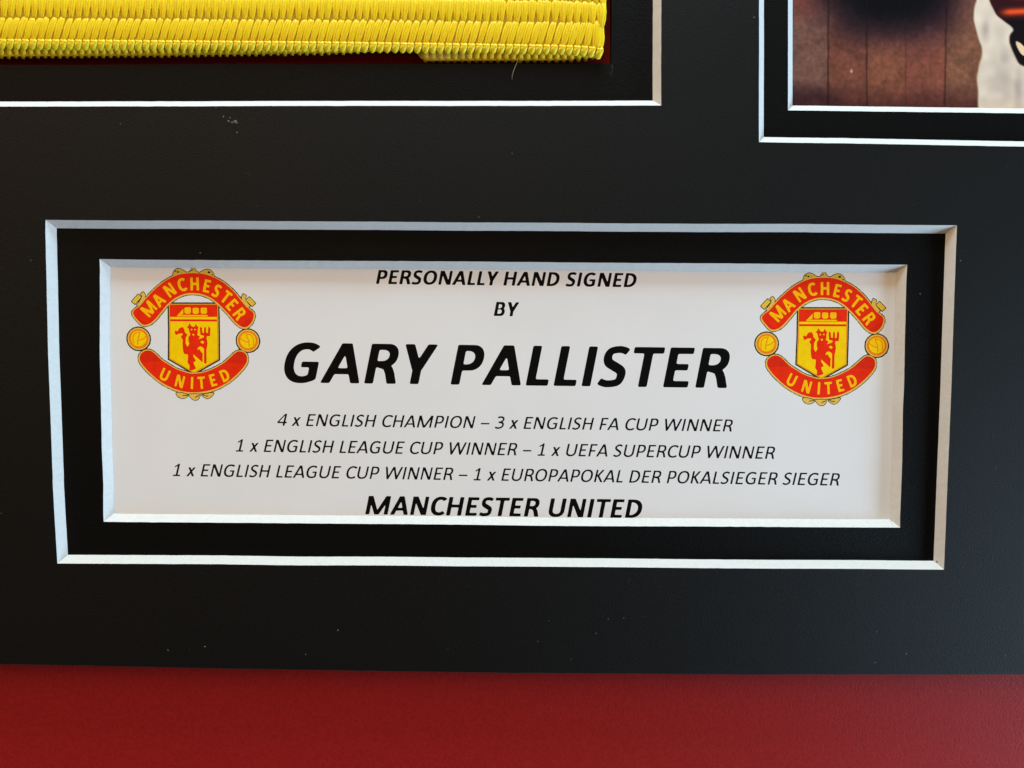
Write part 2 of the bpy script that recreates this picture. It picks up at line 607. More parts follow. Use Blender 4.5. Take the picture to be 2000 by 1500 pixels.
def pxpoly(pts, z): return at(np.array([p[0] for p in pts]), np.array([p[1] for p in pts]), z)[:, :2]


# red backing board under everything
rb = pxpoly([(-1300, -1400), (3400, -1400), (3400, 2200), (-1300, 2200)], Z_RED)
mb = MB()
mb.add(up(rb, Z_RED), [(3, 2, 1, 0)])
mb.add(np.vstack([up(rb, Z_RED), up(rb, Z_RED - 1.5 * MM)]), [(i, (i + 1) % 4, 4 + (i + 1) % 4, 4 + i) for i in range(4)] + [(4, 5, 6, 7)])
red = mb.build('backing_board', M_RED)
tag(red, 'dark red backing board showing along the bottom edge below the black boards', 'backing board')

# upper mount board
outer_px = [(-1100, -1150), (3150, -1150), (3150, 1300), (2600, 1313), (2000, 1318), (1500, 1318.5), (1000, 1315.5), (500, 1307.5), (0, 1298), (-600, 1280), (-1100, 1262)]
outer = wavy(pxpoly(outer_px, 0.0), 0.02 * MM, 2.0 * MM)
hole_name = wavy(pxpoly([(89, 429.5), (1869, 440), (1858, 760), (1843.5, 1112.5), (112, 1100.5), (103, 930), (94, 690)], 0.0), 0.022 * MM)
hole_band = wavy(pxpoly([(-560, -620), (1291.5, -600), (1291.5, 206), (0, 208), (-560, 208)], 0.0), 0.022 * MM)
hole_photo = wavy(pxpoly([(1482, -640), (2650, -640), (2650, 297), (1482.5, 277.5)], 0.0), 0.022 * MM)
outer_in = inset(outer, 0.14 * MM)
v, t = sheet(outer_in, [hole_name, hole_band, hole_photo])
mb = MB()
mb.add(up(v, 0.0), t)
band(mb, outer_in, 0.0, outer, -0.00016, 2)
band(mb, outer, -0.00016, outer, -T + 0.00002, 1)
top = mb.build('mount_board', [M_BLACK, M_EDGE, M_WORN])
tag(top, 'large black upper mount board with three white-edged openings, filling most of the picture', 'mount board')


def bevel(parent, hole, z0, label=None):
    mb = MB()
    band(mb, hole, z0, inset(hole, T * 0.98), z0 - T + 0.00002)
    o = mb.build('bevel', M_CORE, parent)
    if label: o['label'] = label
    return o


bevel(top, hole_name, 0.0, 'white sloping cut around the wide name opening')
bevel(top, hole_band, 0.0, 'white sloping cut around the opening of the yellow armband')
bevel(top, hole_photo, 0.0, 'white sloping cut around the opening of the photo print')

# lower mount board
low_outer = wavy(pxpoly([(x, y - 6 if y > 0 else y + 6) for x, y in outer_px], Z_LOW), 0.02 * MM, 2.0 * MM)
lo_name = wavy(pxpoly([(194.5, 506), (1772, 517), (1765, 770), (1758, 1030.5), (1000, 1026), (202.5, 1019), (198.5, 860), (195, 700)], Z_LOW), 0.03 * MM)
lo_photo = wavy(pxpoly([(1541.5, -590), (2560, -590), (2560, 229), (1539, 215.5)], Z_LOW), 0.02 * MM)
lo_band = wavy(pxpoly([(-500, -560), (1196, -560), (1195, 124), (600, 125), (0, 126.5), (-500, 127)], Z_LOW), 0.02 * MM)
v, t = sheet(low_outer, [lo_name, lo_photo, lo_band])
mb = MB()
mb.add(up(v, Z_LOW), t)
band(mb, low_outer, Z_LOW, low_outer, Z_RED + 0.00005, 1)
band(mb, lo_band, Z_LOW, lo_band, Z_RED + 0.00005, 1)
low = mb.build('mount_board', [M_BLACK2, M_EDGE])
tag(low, 'lower black mount board seen as a recessed border inside the white-edged openings', 'mount board')
bevel(low, lo_name, Z_LOW, 'inner white sloping cut around the printed card')
bevel(low, lo_photo, Z_LOW, 'inner white sloping cut around the photo print')

# ------------------------------------------------------------------ printed name card
cp = pxpoly([(140, 455), (1830, 465), (1815, 1085), (150, 1070)], Z_CARD)
mb = MB()
mb.add(np.vstack([up(cp, Z_CARD), up(cp, Z_CARD - 0.3 * MM)]), [(3, 2, 1, 0), (4, 5, 6, 7)] + [(i, (i + 1) % 4, 4 + (i + 1) % 4, 4 + i) for i in range(4)])
card = mb.build('name_card', M_CARD)
tag(card, 'white printed card with black italic lettering between two round red and yellow crests', 'card')

LAY = 0.0000025
LINES = [
    ('PERSONALLY HAND SIGNED', True, (734.5, 554.5), (1243.5, 561), 27.3, 0.19),
    ('BY', True, (964.5, 617), (1014, 618), 27.5, 0.19),
    ('GARY PALLISTER', True, (555, 747), (1425.5, 758), 78.0, 0.19),
    ('4 x ENGLISH CHAMPION \u2013 3 x ENGLISH FA CUP WINNER', False, (541.5, 831.5), (1431.5, 843), 23.6, 0.225),
    ('1 x ENGLISH LEAGUE CUP WINNER \u2013 1 x UEFA SUPERCUP WINNER', False, (460.5, 882.0), (1514, 896.5), 24.2, 0.225),
    ('1 x ENGLISH LEAGUE CUP WINNER \u2013 1 x EUROPAPOKAL DER POKALSIEGER SIEGER', False, (337.5, 929.8), (1640.5, 948.6), 24.2, 0.225),
    ('MANCHESTER UNITED', True, (713.5, 1004.5), (1254.5, 1012), 36.2, 0.19),
]
for (s, bold, p0, p1, cap, sl) in LINES:
    v, f = text_mesh(s, bold, p0, p1, cap, sl, Z_CARD + LAY)
    obj('text_line', v, f, M_INK, card)

# ------------------------------------------------------------------ crest
def Z5(p): return [(1460 + x / 5.0, 510 + y / 5.0) for x, y in p]
def ZD(p): return [(1550 + x / 9.375, 590 + y / 9.375) for x, y in p]
def ZE(p): return [(1480 + x / 7.692, 690 + y / 7.692) for x, y in p]
def ZL(p): return [(1470 + x / 10.714, 515 + y / 10.714) for x, y in p]
def ZR(p): return [(1600 + x / 10.714, 515 + y / 10.714) for x, y in p]
def circ(cx, cy, r, n=40, sy=1.0):
    a = np.linspace(0, 2 * math.pi, n, endpoint=False)
    return np.stack([cx + r * np.cos(a), cy + r * sy * np.sin(a)], 1)


UP_RED = crom(Z5([(140, 548), (168, 512), (205, 488), (262, 425), (340, 342), (440, 258), (550, 195), (650, 167), (750, 161), (850, 170), (950, 204), (1055, 265), (1145, 350),
                  (1215, 440), (1262, 497), (1322, 547), (1327, 590), (1302, 648), (1255, 690), (1205, 688), (1150, 648), (1085, 570), (1010, 488), (930, 417), (840, 373), (740, 357),
                  (650, 367), (560, 407), (480, 470), (420, 540), (350, 620), (290, 662), (232, 667), (182, 620), (150, 580)]), 5)
LO_RED = crom(ZE([(140, 130), (152, 205), (230, 312), (350, 432), (480, 530), (640, 612), (800, 657), (950, 668), (1100, 655), (1250, 618), (1400, 550), (1530, 460), (1650, 350), (1740, 240),
                  (1765, 150), (1740, 80), (1660, 45), (1590, 70), (1500, 150), (1400, 230), (1250, 312), (1100, 367), (950, 385), (870, 376), (700, 322), (560, 240), (470, 180), (390, 100), (320, 45), (240, 35), (170, 75)]), 5)
SHIELD = ZD([(76, 108), (1004, 108), (996, 640), (980, 1152), (508, 1416), (46, 1140), (66, 640)])
FIELD = ZD([(96, 128), (984, 128), (976, 640), (963, 1146), (508, 1396), (62, 1132), (84, 640)])
CHIEF = ZD([(102, 134), (980, 134), (975, 360), (92, 360)])
STRIPE = ZD([(104, 404), (962, 408), (962, 444), (104, 440)])
SHIP = [ZD([(228, 352), (236, 320), (796, 322), (796, 354)]), ZD([(240, 326), (300, 262), (352, 205), (345, 312)]),
        ZD([(366, 200), (400, 182), (470, 182), (492, 200), (488, 285), (455, 305), (400, 305), (370, 285)]),
        ZD([(520, 200), (545, 190), (615, 190), (636, 200), (636, 285), (600, 308), (550, 308), (520, 285)]),
        ZD([(668, 200), (690, 188), (770, 188), (786, 200), (786, 285), (755, 308), (700, 308), (668, 285)])]
DEVIL = ZD([(455, 478), (488, 532), (520, 546), (550, 535), (572, 482), (592, 535), (618, 540), (602, 590), (600, 645), (590, 690), (640, 728), (600, 775), (660, 758), (718, 735), (765, 768), (774, 850),
            (760, 930), (748, 960), (742, 1218), (702, 1215), (708, 955), (690, 925), (640, 900), (600, 920), (578, 965), (632, 962), (650, 1010), (678, 1030), (668, 1195), (620, 1150),
            (560, 1095), (505, 1046), (502, 1090), (542, 1150), (545, 1175), (500, 1200), (522, 1260), (547, 1310), (500, 1336), (440, 1348), (424, 1330), (432, 1260), (395, 1200), (407, 1120), (405, 1050),
            (350, 1046), (325, 1010), (314, 900), (320, 780), (288, 725), (328, 682), (310, 660), (250, 668), (196, 697), (174, 632), (186, 618), (230, 625), (270, 562), (332, 548), (357, 600), (362, 640), (408, 690),
            (376, 740), (370, 850), (400, 918), (440, 860), (424, 790), (430, 730), (466, 690), (450, 640), (440, 580), (403, 540), (435, 532)])
ARM_GAP = ZD([(636, 825), (680, 793), (720, 825), (690, 860)])
TRIDENT = ZD([(640, 562), (658, 543), (682, 560), (686, 650), (718, 655), (722, 560), (738, 542), (756, 560), (757, 655), (790, 655), (798, 552), (815, 538), (836, 570), (826, 712), (768, 716), (756, 765), (714, 765), (714, 705), (652, 692)])
BEARD = ZD([(492, 676), (518, 670), (545, 682), (516, 720)])
ORN_TOP = [crom(ZL([(1058, 355), (1068, 275), (1110, 215), (1190, 190), (1270, 215), (1340, 262), (1400, 300), (1200, 330)]), 5),
           crom(Z5([(700, 160), (722, 128), (746, 95), (770, 125), (795, 160), (746, 172)]), 5),
           crom(ZR([(225, 300), (300, 235), (400, 205), (480, 235), (530, 300), (540, 375), (400, 330)]), 5)]
ORN_BOT = [crom(ZE([(670, 675), (700, 740), (770, 765), (840, 740), (850, 705), (760, 670)]), 5),
           crom(ZE([(860, 700), (900, 765), (950, 790), (1005, 775), (1040, 700), (950, 690)]), 5),
           crom(ZE([(1060, 705), (1090, 745), (1150, 768), (1215, 730), (1245, 670), (1150, 680)]), 5)]
def scroll(Z, curl, cw, roll, rw):
    return stroke(crom(Z(curl), 6, False), cw / 10.714), stroke(crom(Z(roll), 6, False), rw / 10.714)


SCR = [scroll(ZL, [(392, 705), (428, 765), (412, 840), (365, 910), (305, 985)], 78, [(205, 922), (270, 850), (348, 765)], 96),
       scroll(ZR, [(1170, 745), (1142, 810), (1168, 905), (1245, 1010)], 84, [(1225, 825), (1300, 905), (1355, 962)], 104)]
CURLS = [circ(1470 + 1170 / 10.714, 515 + 268 / 10.714, 2.1, 16, 0.8), circ(1470 + 1115 / 10.714, 515 + 252 / 10.714, 1.6, 16), stroke(crom(ZL([(1410, 255), (1440, 240), (1480, 238)]), 4, False), 1.4), circ(1600 + 430 / 10.714, 515 + 275 / 10.714, 2.9, 16, 0.7),
         stroke(crom(ZR([(40, 240), (80, 238), (100, 205)]), 4, False), 1.0), circ(1600 + 500 / 10.714, 515 + 330 / 10.714, 1.3, 12)]
CURLS_B = [stroke(crom(ZE([(770, 722), (800, 715), (845, 715)]), 4, False), 1.6), stroke(crom(ZE([(960, 745), (985, 730), (1025, 712)]), 4, False), 1.6), stroke(crom(ZE([(1075, 705), (1115, 722), (1160, 722)]), 4, False), 1.6)]
BALL_L, BALL_R = (1460 + 187 / 5, 510 + 808 / 5), (1460 + 1262 / 5, 510 + 826 / 5)
RB = 22.8


def poly(*ps): return [(1, p) for p in ps]


def put(mb, sh, z, mi):
    v, f = sh
    mb.add(at(v[:, 0], v[:, 1], z), [tuple(reversed(q)) for q in f], mi)


def letters(mb, word, places, cap, z, mi):
    """places: centre (zoom-5 units) and turn in degrees for each letter"""
    for ch, (cx, cy, ang) in zip(word, places):
        v, f = shape(glyph_ops(ch, 'mid'), 0.02, 0.012, 1.4)
        w = adv_of(ch, True)
        a = math.radians(ang)
        x = (v[:, 0] - w / 2) * cap * 0.82
        y = (v[:, 1] - 0.5) * cap
        X = 1460 + cx / 5 + x * math.cos(a) - y * math.sin(a)
        Y = 510 + cy / 5 - (x * math.sin(a) + y * math.cos(a))
        mb.add(at(X, Y, z), f, mi)


ZB = Z_CARD + LAY
mb = MB()     # dark key line that runs behind every piece
key = [shape(poly(UP_RED), 0.4, 3.9, 1.0, (0, 0.7), 0.25), shape(poly(LO_RED), 0.4, 4.1, 1.0, (0, 0.5), 0.25), shape(poly(SHIELD), 0.4, 1.7, 0.6, (0, 0), 0.1),
       shape(poly(circ(*BALL_L, RB)), 0.4, 1.5, 1.0, (0, 0), 0.2), shape(poly(circ(*BALL_R, RB)), 0.4, 1.5, 1.0, (0, 0), 0.2)]
key += [shape(poly(o), 0.3, 0.5, 1.0, (0, 0), 0.12) for o in ORN_TOP + ORN_BOT]
key += [shape(poly(a, b), 0.3, 1.0, 1.2, (0, 0), 0.12) for a, b in SCR]
for i, k in enumerate(key):
    put(mb, k, ZB + i * 0.1 * LAY, 0)
crest_mesh = mb.build('club_crest', M_KEY, card)


def crest_piece(name, layers, extra=None, mats=(M_GOLD, M_PRED, M_LET, M_YEL, M_KEY, M_ORA, M_GOLD2, M_PRED2), base=2.0):
    mb = MB()
    for i, (sh, mi) in enumerate(layers):
        put(mb, sh, ZB + (base + i * 0.5) * LAY, mi)
    if extra: extra(mb, ZB + (base + len(layers) * 0.5 + 0.5) * LAY)
    return mb.build(name, list(mats), crest_mesh)


pieces = []
pieces.append(crest_piece('shield', [
    (shape(poly(SHIELD), 0.4, -1.0, 0.6), 6), (shape(poly(FIELD), 0.4, -0.2, 0.8), 5), (shape(poly(FIELD), 0.4, -1.5, 1.2), 3), (shape(poly(CHIEF), 0.4, 0.0, 0.8), 1), (shape(poly(STRIPE), 0.4, 0.1, 0.8), 1),
    (shape(poly(*SHIP), 0.3, -0.1, 1.0), 2), (shape(poly(DEVIL) + [(-1, ARM_GAP), (-1, ZD(circ(489, 594, 17, 12))), (-1, ZD(circ(553, 593, 17, 12))), (-1, BEARD)], 0.25, 0.15, 1.2, (0, 0), 0.08), 1), (shape(poly(TRIDENT), 0.25, 0.05, 1.0), 1)], base=1.6))
pieces[-1]
CH = [(296, 512, 47), (396, 425, 43), (510, 328, 34), (628, 277, 13), (757, 268, 0), (876, 289, -13), (972, 336, -27), (1062, 398, -38), (1117, 472, -49), (1188, 560, -53)]
pieces.append(crest_piece('banner', [(shape(poly(UP_RED), 0.4, 2.5, 1.0, (0, 0.8), 0.08), 0), (shape(poly(UP_RED), 0.4, 0.0, 0.9), 1), (shape(poly(UP_RED) + [(-1, Z5([(-900, 560), (170, 590), (300, 660), (420, 2000), (1050, 2000), (1190, 660), (1300, 590), (2500, 560), (2500, -900), (-900, -900)]))], 0.4, -1.0, 3.0), 7)],
                          lambda mb, z: letters(mb, 'MANCHESTER', CH, 25.0, z, 2), base=7.0))
UN = [(432, 1162, -26), (578, 1226, -16), (697, 1242, -4), (790, 1240, 3), (903, 1215, 14), (1022, 1168, 22)]
pieces.append(crest_piece('banner', [(shape(poly(LO_RED), 0.4, 2.7, 1.0, (0, 0.7), 0.08), 0), (shape(poly(LO_RED), 0.4, 0.0, 0.9), 1), (shape(poly(LO_RED) + [(-1, ZE([(-500, 218), (480, 205), (800, -200), (1100, -200), (1420, 235), (2500, 218), (2500, 1500), (-500, 1500)]))], 0.4, -0.2, 2.2), 7)],
                          lambda mb, z: letters(mb, 'UNITED', UN, 23.5, z, 2), base=0.6))


def ball(c, flip):
    def seams(mb, z):
        k = -1 if flip else 1
        S = [[(-2 * k, 12), (-1.5 * k, 2), (2.5 * k, -12)], [(-0.5 * k, 3.0), (7 * k, 1), (15 * k, -5)], [(-10.5 * k, 9), (-11 * k, -3), (-6 * k, -11), (4 * k, -13.5)]]
        for i, s in enumerate(S):
            put(mb, shape(poly(stroke(crom([(c[0] + x, c[1] + y) for x, y in s], 6, False), 1.7)), 0.3, 0.0, 1.0), z + i * 0.1 * LAY, 5)
    return crest_piece('football', [(shape(poly(circ(*c, RB - 0.9)), 0.4, 0, 1.0), 0), (shape(poly(circ(*c, RB - 3.4)), 0.4, 0, 1.0), 5), (shape(poly(circ(c[0], c[1] - 0.5, RB - 7.4)), 0.4, 0, 1.2), 3)], seams, base=4.6)


pieces.append(ball(BALL_L, False))
pieces.append(ball(BALL_R, True))
for grp, lines in ((ORN_TOP, CURLS), (ORN_BOT, CURLS_B)):
    lay = [(shape(poly(*grp), 0.3, -0.75, 1.0), 6 if grp is ORN_TOP else 0)]
    lay += [(shape(poly(l), 0.25, 0.0, 0.8), 4) for l in lines]
    pieces.append(crest_piece('scrollwork', lay, base=1.5))

for curl, roll in SCR:
    pieces.append(crest_piece('scrollwork', [(shape(poly(curl), 0.3, -0.3, 1.2), 0), (shape(poly(roll), 0.3, 0.7, 1.2), 4), (shape(poly(roll), 0.3, -0.5, 1.2), 3), (shape(poly(roll), 0.3, -2.2, 1.2), 0)], base=1.5))

# second crest: a copy moved to the other end of the card
src = at(1604.5, 660.0, Z_CARD)
dst = at(376.8, 650.3, Z_CARD)
sx = 0.992
crest2 = crest_mesh.copy()
COL.objects.link(crest2)
crest2.parent = card
crest2.scale = (sx, sx, 1)
crest2.location = (dst[0] - src[0] * sx, dst[1] - src[1] * sx, 0)
for p in pieces:
    c = p.copy()
    COL.objects.link(c)
    c.parent = crest2

# ------------------------------------------------------------------ photo print (a printed picture: its pixels are pigment)
def smooth(e0, e1, x):
    t = np.clip((x - e0) / (e1 - e0), 0, 1)
    return t * t * (3 - 2 * t)


nx, ny = 330, 250
xs = np.linspace(1515, 2200, nx)
ys = np.linspace(-280, 250, ny)
gx, gy = np.meshgrid(xs, ys)
def vnoise(s, sx=1.0):
    n = blur(rng.normal(size=gx.shape), s)
    if sx != 1.0:
        pass
    return n / n.std()
n1, n2, n3 = vnoise(1.0), vnoise(3.0), vnoise(10.0)
seamx = [1617.5, 1693, 1769, 1847]
colr = np.zeros(gx.shape + (3,))
bands_c = [(103, 72, 64), (107, 64, 52), (119, 72, 56), (119, 69, 57), (116, 77, 60)]
edges = [-1e9] + seamx + [1e9]
for i, c in enumerate(bands_c):
    colr[(gx >= edges[i]) & (gx < edges[i + 1])] = c
def mixc(c, m):
    global colr
    colr = colr * (1 - m[..., None]) + np.asarray(c, float) * m[..., None]
mixc((122, 62, 54), 0.8 * smooth(55, 0, gy) * smooth(1640, 1580, gx))
mixc((42, 26, 34), 0.85 * smooth(70, 20, gy + n3 * 3) * smooth(1612, 1660, gx) * smooth(1890, 1820, gx))
mixc((60, 38, 44), 0.45 * smooth(95, 55, gy + n3 * 4) * smooth(1620, 1680, gx) * smooth(1880, 1800, gx))
blob = np.sqrt(((gx - 1738) / 128) ** 2 + ((gy + 28) / 92) ** 2) + n3 * 0.03
mixc((58, 36, 44), 0.7 * smooth(1.75, 0.9, blob))
mixc((7, 8, 14), smooth(1.36, 0.42, blob))
mixc((36, 24, 32), 0.9 * smooth(150, 195, gy + (gx - 1545) * -0.15 + n3 * 4) * smooth(1680, 1600, gx))
mixc((64, 34, 36), 0.75 * smooth(150, 212, gy + n3 * 4))
mixc((30, 14, 12), 0.5 * smooth(1660, 1690, gx) * 0)
for s_, a_ in zip(seamx, (0.75, 0.6, 0.22, 0.6)):
    xx = s_ + n2 * 0.25 + (0 if s_ < 1800 else (gy - 100) * -0.02)
    mixc((28, 14, 14), a_ * np.exp(-((gx - xx) / 1.7) ** 2))
colr *= (1 + 0.05 * n1 + 0.03 * n2 + 0.025 * n3)[..., None]
sp = np.exp(-(((gx - 1663) / 2.2) ** 2 + ((gy - 139) / 3.5) ** 2))
mixc((205, 170, 160), sp)


def ZP(p): return [(1860 + x / 6.82, y / 6.82) for x, y in p]
CLOTH = crom(ZP([(330, -40), (295, 100), (280, 250), (320, 400), (355, 530), (395, 640), (390, 760), (360, 900), (335, 1040), (345, 1200), (345, 1330), (345, 1450), (360, 1650), (1500, 1700), (2300, 1400), (2300, 1200),
                 (1250, 1040), (1100, 970), (960, 890), (890, 850), (820, 730), (765, 560), (770, 470), (810, 390), (700, 290), (590, 200), (530, 100), (490, -20), (480, -300), (380, -300)]), 5)
d = seg_sdf(gx, gy, CLOTH)
RIGHT = ZP([(490, -20), (530, 100), (590, 200), (700, 290), (810, 390), (770, 470), (765, 560), (820, 730), (890, 850), (960, 890), (1100, 970), (2300, 1200), (2300, -2200), (480, -2200)])
dr = seg_sdf(gx, gy, RIGHT)
mixc((44, 16, 20), smooth(1.2, -1.2, dr))
org = smooth(1.2, -2.5, dr + 2) * np.exp(-((gy - (24 - (gx - 1960) * 0.05)) / 6.5) ** 2) * smooth(1945, 1975, gx)
mixc((228, 78, 36), org)
mixc((120, 30, 26), 0.6 * smooth(1.0, -3, dr) * smooth(8, -8, gy) * smooth(1960, 2000, gx))
mixc((16, 12, 18), smooth(1.2, -1.2, dr) * smooth(33, 42, gy))
cres = seg_sdf(gx, gy, crom(ZP([(850, 560), (900, 570), (990, 650), (1100, 720), (1100, 780), (940, 735), (870, 640)]), 5))
mixc((226, 196, 160), smooth(1.0, -1.0, cres))
cl = np.ones(gx.shape + (3,)) * np.array([210, 199, 185])
fold = np.zeros(gx.shape)
for (x, y, rx, ry, s_) in ((440, 400, 55, 120, .62), (700, 760, 90, 150, .5), (660, 1050, 190, 330, .42), (880, 1180, 70, 260, .6), (630, 430, 80, 110, .22)):
    fold = np.maximum(fold, s_ * np.exp(-(((gx - 1860 - x / 6.82) / (rx / 6.82)) ** 2 + ((gy - y / 6.82) / (ry / 6.82)) ** 2)))
cl = cl * (1 - fold[..., None]) + np.array([146, 134, 130]) * fold[..., None]
m = smooth(2.2, -2.2, d + 0.5 * n2)
colr = colr * (1 - m[..., None]) + cl * (1 + 0.02 * n2[..., None]) * m[..., None]
edge_m = 0.35 * np.exp(-(d / 2.0) ** 2) * smooth(60, 120, gy)
mixc((186, 176, 130), edge_m * 0.7)
colr = np.clip(lin(np.clip(colr, 3, 255)) / 0.80, 0.002, 0.92)

pv = at(gx.ravel(), gy.ravel(), Z_CARD)
pf = [(j * nx + i, (j + 1) * nx + i, (j + 1) * nx + i + 1, j * nx + i + 1) for j in range(ny - 1) for i in range(nx - 1)]
M_PRINT = bpy.data.materials.new('photo_paper')
M_PRINT.use_nodes = True
nt = M_PRINT.node_tree
b = nt.nodes['Principled BSDF']
b.inputs['Roughness'].default_value = 0.5
b.inputs['Specular IOR Level'].default_value = 0.10
att = nt.nodes.new('ShaderNodeAttribute'); att.attribute_name = 'pigment'
nt.links.new(att.outputs['Color'], b.inputs['Base Color'])
tc = nt.nodes.new('ShaderNodeTexCoord'); nn = nt.nodes.new('ShaderNodeTexNoise'); nn.inputs['Scale'].default_value = 2500; nn.inputs['Detail'].default_value = 4
nt.links.new(tc.outputs['Object'], nn.inputs['Vector'])
bp = nt.nodes.new('ShaderNodeBump'); bp.inputs['Distance'].default_value = 0.00005; bp.inputs['Strength'].default_value = 0.35
nt.links.new(nn.outputs['Fac'], bp.inputs['Height']); nt.links.new(bp.outputs['Normal'], b.inputs['Normal'])
pr = obj('photo_print', pv, pf, M_PRINT)
ca_ = pr.data.color_attributes.new('pigment', 'FLOAT_COLOR', 'POINT')
ca_.data.foreach_set('color', np.column_stack([colr.reshape(-1, 3), np.ones(nx * ny)]).astype(np.float32).ravel())
tag(pr, 'colour photo print of brown planks and white cloth in the double white-edged opening', 'photo')

# ------------------------------------------------------------------ yellow armband
arm = bpy.data.objects.new('armband', None)
COL.objects.link(arm)
arm.empty_display_size = 0.01
arm.location = tuple(at(600, 60, Z_RED))
tag(arm, 'folded yellow ribbed elastic armband lying in the opening with the red ground', 'armband')
AO = np.array(arm.location)
ZF = -1.0 * MM                     # middle of the front layer
ZBk = -2.35 * MM                   # middle of the layer behind it


def k_edge(x):      # lower edge of the ribs, where the selvedge knots start
    return np.interp(x, [-600, 0, 640, 900, 1100, 1150, 1185], [72, 77, 82, 85.5, 88.5, 91, 97])


def row_top(x): return np.interp(x, [-600, 0, 640, 1180], [33, 36, 40, 44])


def ptz(p, z): return at(p[0], p[1], z) - AO


def right_edge(y): return np.interp(y, [-600, -40, 0, 30, 55, 75, 92, 105], [1186, 1186, 1184, 1183.5, 1179.5, 1180, 1178, 1168])


# front layer: webbing slab + strands
mb = MB()
ys_ = np.linspace(-560, 97, 60)
outline = [(right_edge(y) - 12, y) for y in ys_] + [(x, float(k_edge(x)) + 12) for x in np.linspace(1166, -520, 80)] + [(-520, -560)]
oz = pxpoly(outline, ZF)
v, t = sheet(oz, [])
ins = inset(oz, 0.35 * MM)
vi, ti = sheet(ins, [])
band_mb = MB()
band_mb.add(up(vi, ZF + 0.45 * MM), ti)
band(band_mb, ins, ZF + 0.45 * MM, oz, ZF + 0.1 * MM)
band(band_mb, oz, ZF + 0.1 * MM, oz, ZF - 0.45 * MM)
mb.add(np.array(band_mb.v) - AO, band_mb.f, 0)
SP = 14.75
PITCH = 43.0
for r in range(0, 14):
    x = 1172.0 - (0.0 if r % 2 else SP / 2)
    while x > -510:
        jx, jy = random.uniform(-1.0, 1.0), random.uniform(-1.0, 1.0)
        yb = float(k_edge(x)) + 4 - r * PITCH
        yt = float(row_top(x)) - 3 - r * PITCH if r == 0 else yb - PITCH - 7
        lean = (15.0 if r == 0 else 4.0) * (1.0 if x < 1140 else max(0.2, (1175 - x) / 35)) + random.uniform(-1, 1)
        n = 8
        P, ra, rz = [], [], []
        w = random.uniform(0.93, 1.07)
        for i in range(n):
            s = i / (n - 1)
            yy = yb + (yt - yb) * s + jy
            xx = x + jx - lean / 2 + lean * (s ** 1.2)
            xx = min(xx, float(right_edge(yy)) - 4)
            wid = float(np.interp(s, [0, 0.14, 0.38, 0.6, 0.78, 0.9, 1.0], [0.42, 0.50, 0.65, 0.73, 0.69, 0.60, 0.42] if r == 0 else [0.36, 0.42, 0.64, 0.84, 0.90, 0.76, 0.44]))
            zz = ZF + (0.32 + 0.14 * math.sin(math.pi * s) + 0.04 * s) * MM
            P.append(ptz((xx, yy), zz))
            ra.append(wid * MM * w)
            rz.append((0.24 + 0.06 * math.sin(math.pi * s)) * MM)
        rz[0] *= 0.6; rz[-1] *= 0.5
        if r < 6:      # the strand is a flat bundle of three filaments
            tw = random.uniform(-0.12, 0.12)
            for q in (-1, 0, 1):
                o_ = random.uniform(-0.06, 0.06)
                PP = [p + np.array([(q * 0.52 + o_ + tw * (i / (n - 1) - 0.5)) * ra[i], random.uniform(-1, 1) * 0.02 * MM, (0.015 if q == 0 else -0.015) * MM + random.uniform(-0.02, 0.02) * MM]) for i, p in enumerate(P)]
                tube(mb, PP, [a * 0.54 for a in ra], [a * (0.86 + 0.1 * o_) for a in rz], 1, 7)
        else:
            tube(mb, P, ra, rz, 1, 9)
        x -= SP + random.uniform(-0.4, 0.4)
for r in range(0, 14):      # the turned end of the web: strands running along its right edge
    for k_ in range(3):
        yb, yt = float(k_edge(1175)) + 2 - r * PITCH, float(k_edge(1175)) - 46 - r * PITCH
        P = [ptz((float(right_edge(y)) - 3 - 3.2 * k_ + random.uniform(-0.5, 0.5), y), ZF + (0.05 + 0.14 * k_) * MM) for y in np.linspace(yb, yt, 7)]
        tube(mb, P, [0.25 * MM, 0.34 * MM, 0.38 * MM, 0.38 * MM, 0.38 * MM, 0.34 * MM, 0.25 * MM], [0.3 * MM] * 7, 1, 8)
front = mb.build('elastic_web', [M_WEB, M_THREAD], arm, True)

mb = MB()
x = 1170.0
while x > -510:
    y0 = float(k_edge(x)) + 1
    e = max(0.0, (x - 1105) / 65)
    h = 16.5 + 3 * e
    j = random.uniform(-0.7, 0.7)
    P = [ptz((x + 6.0 + j, y0 - 1.5), ZF + 0.30 * MM), ptz((x + 4.4 + j, y0 + 2.5), ZF + 0.52 * MM), ptz((x + 2.0 + j, y0 + 6), ZF + 0.50 * MM), ptz((x - 1.0 + j, y0 + 11), ZF + 0.25 * MM), ptz((x - 3.0 + j, y0 + h - 2), ZF - 0.12 * MM), ptz((x - 3.4 + j, y0 + h), ZF - 0.4 * MM)]
    tube(mb, P, [0.25 * MM, 0.50 * MM, 0.62 * MM, 0.70 * MM, 0.60 * MM, 0.3 * MM], [0.2 * MM, 0.32 * MM, 0.38 * MM, 0.42 * MM, 0.38 * MM, 0.2 * MM], 0, 9)
    tube(mb, [ptz((x - 3.5 + j, y0 - 1), ZF + 0.36 * MM), ptz((x - 0.5 + j, y0 + 2.0), ZF + 0.56 * MM), ptz((x + 5.2 + j, y0 + 3.0), ZF + 0.62 * MM), ptz((x + 7.5 + j, y0 + 7.0), ZF + 0.40 * MM)],
         [0.2 * MM, 0.34 * MM, 0.34 * MM, 0.18 * MM], [0.18 * MM, 0.26 * MM, 0.26 * MM, 0.15 * MM], 1, 8)
    x -= SP
mb.build('selvedge', [M_THREAD_G, M_THREAD], arm, True)

# layer folded behind: the long run, then the short end lying lower
mb = MB()


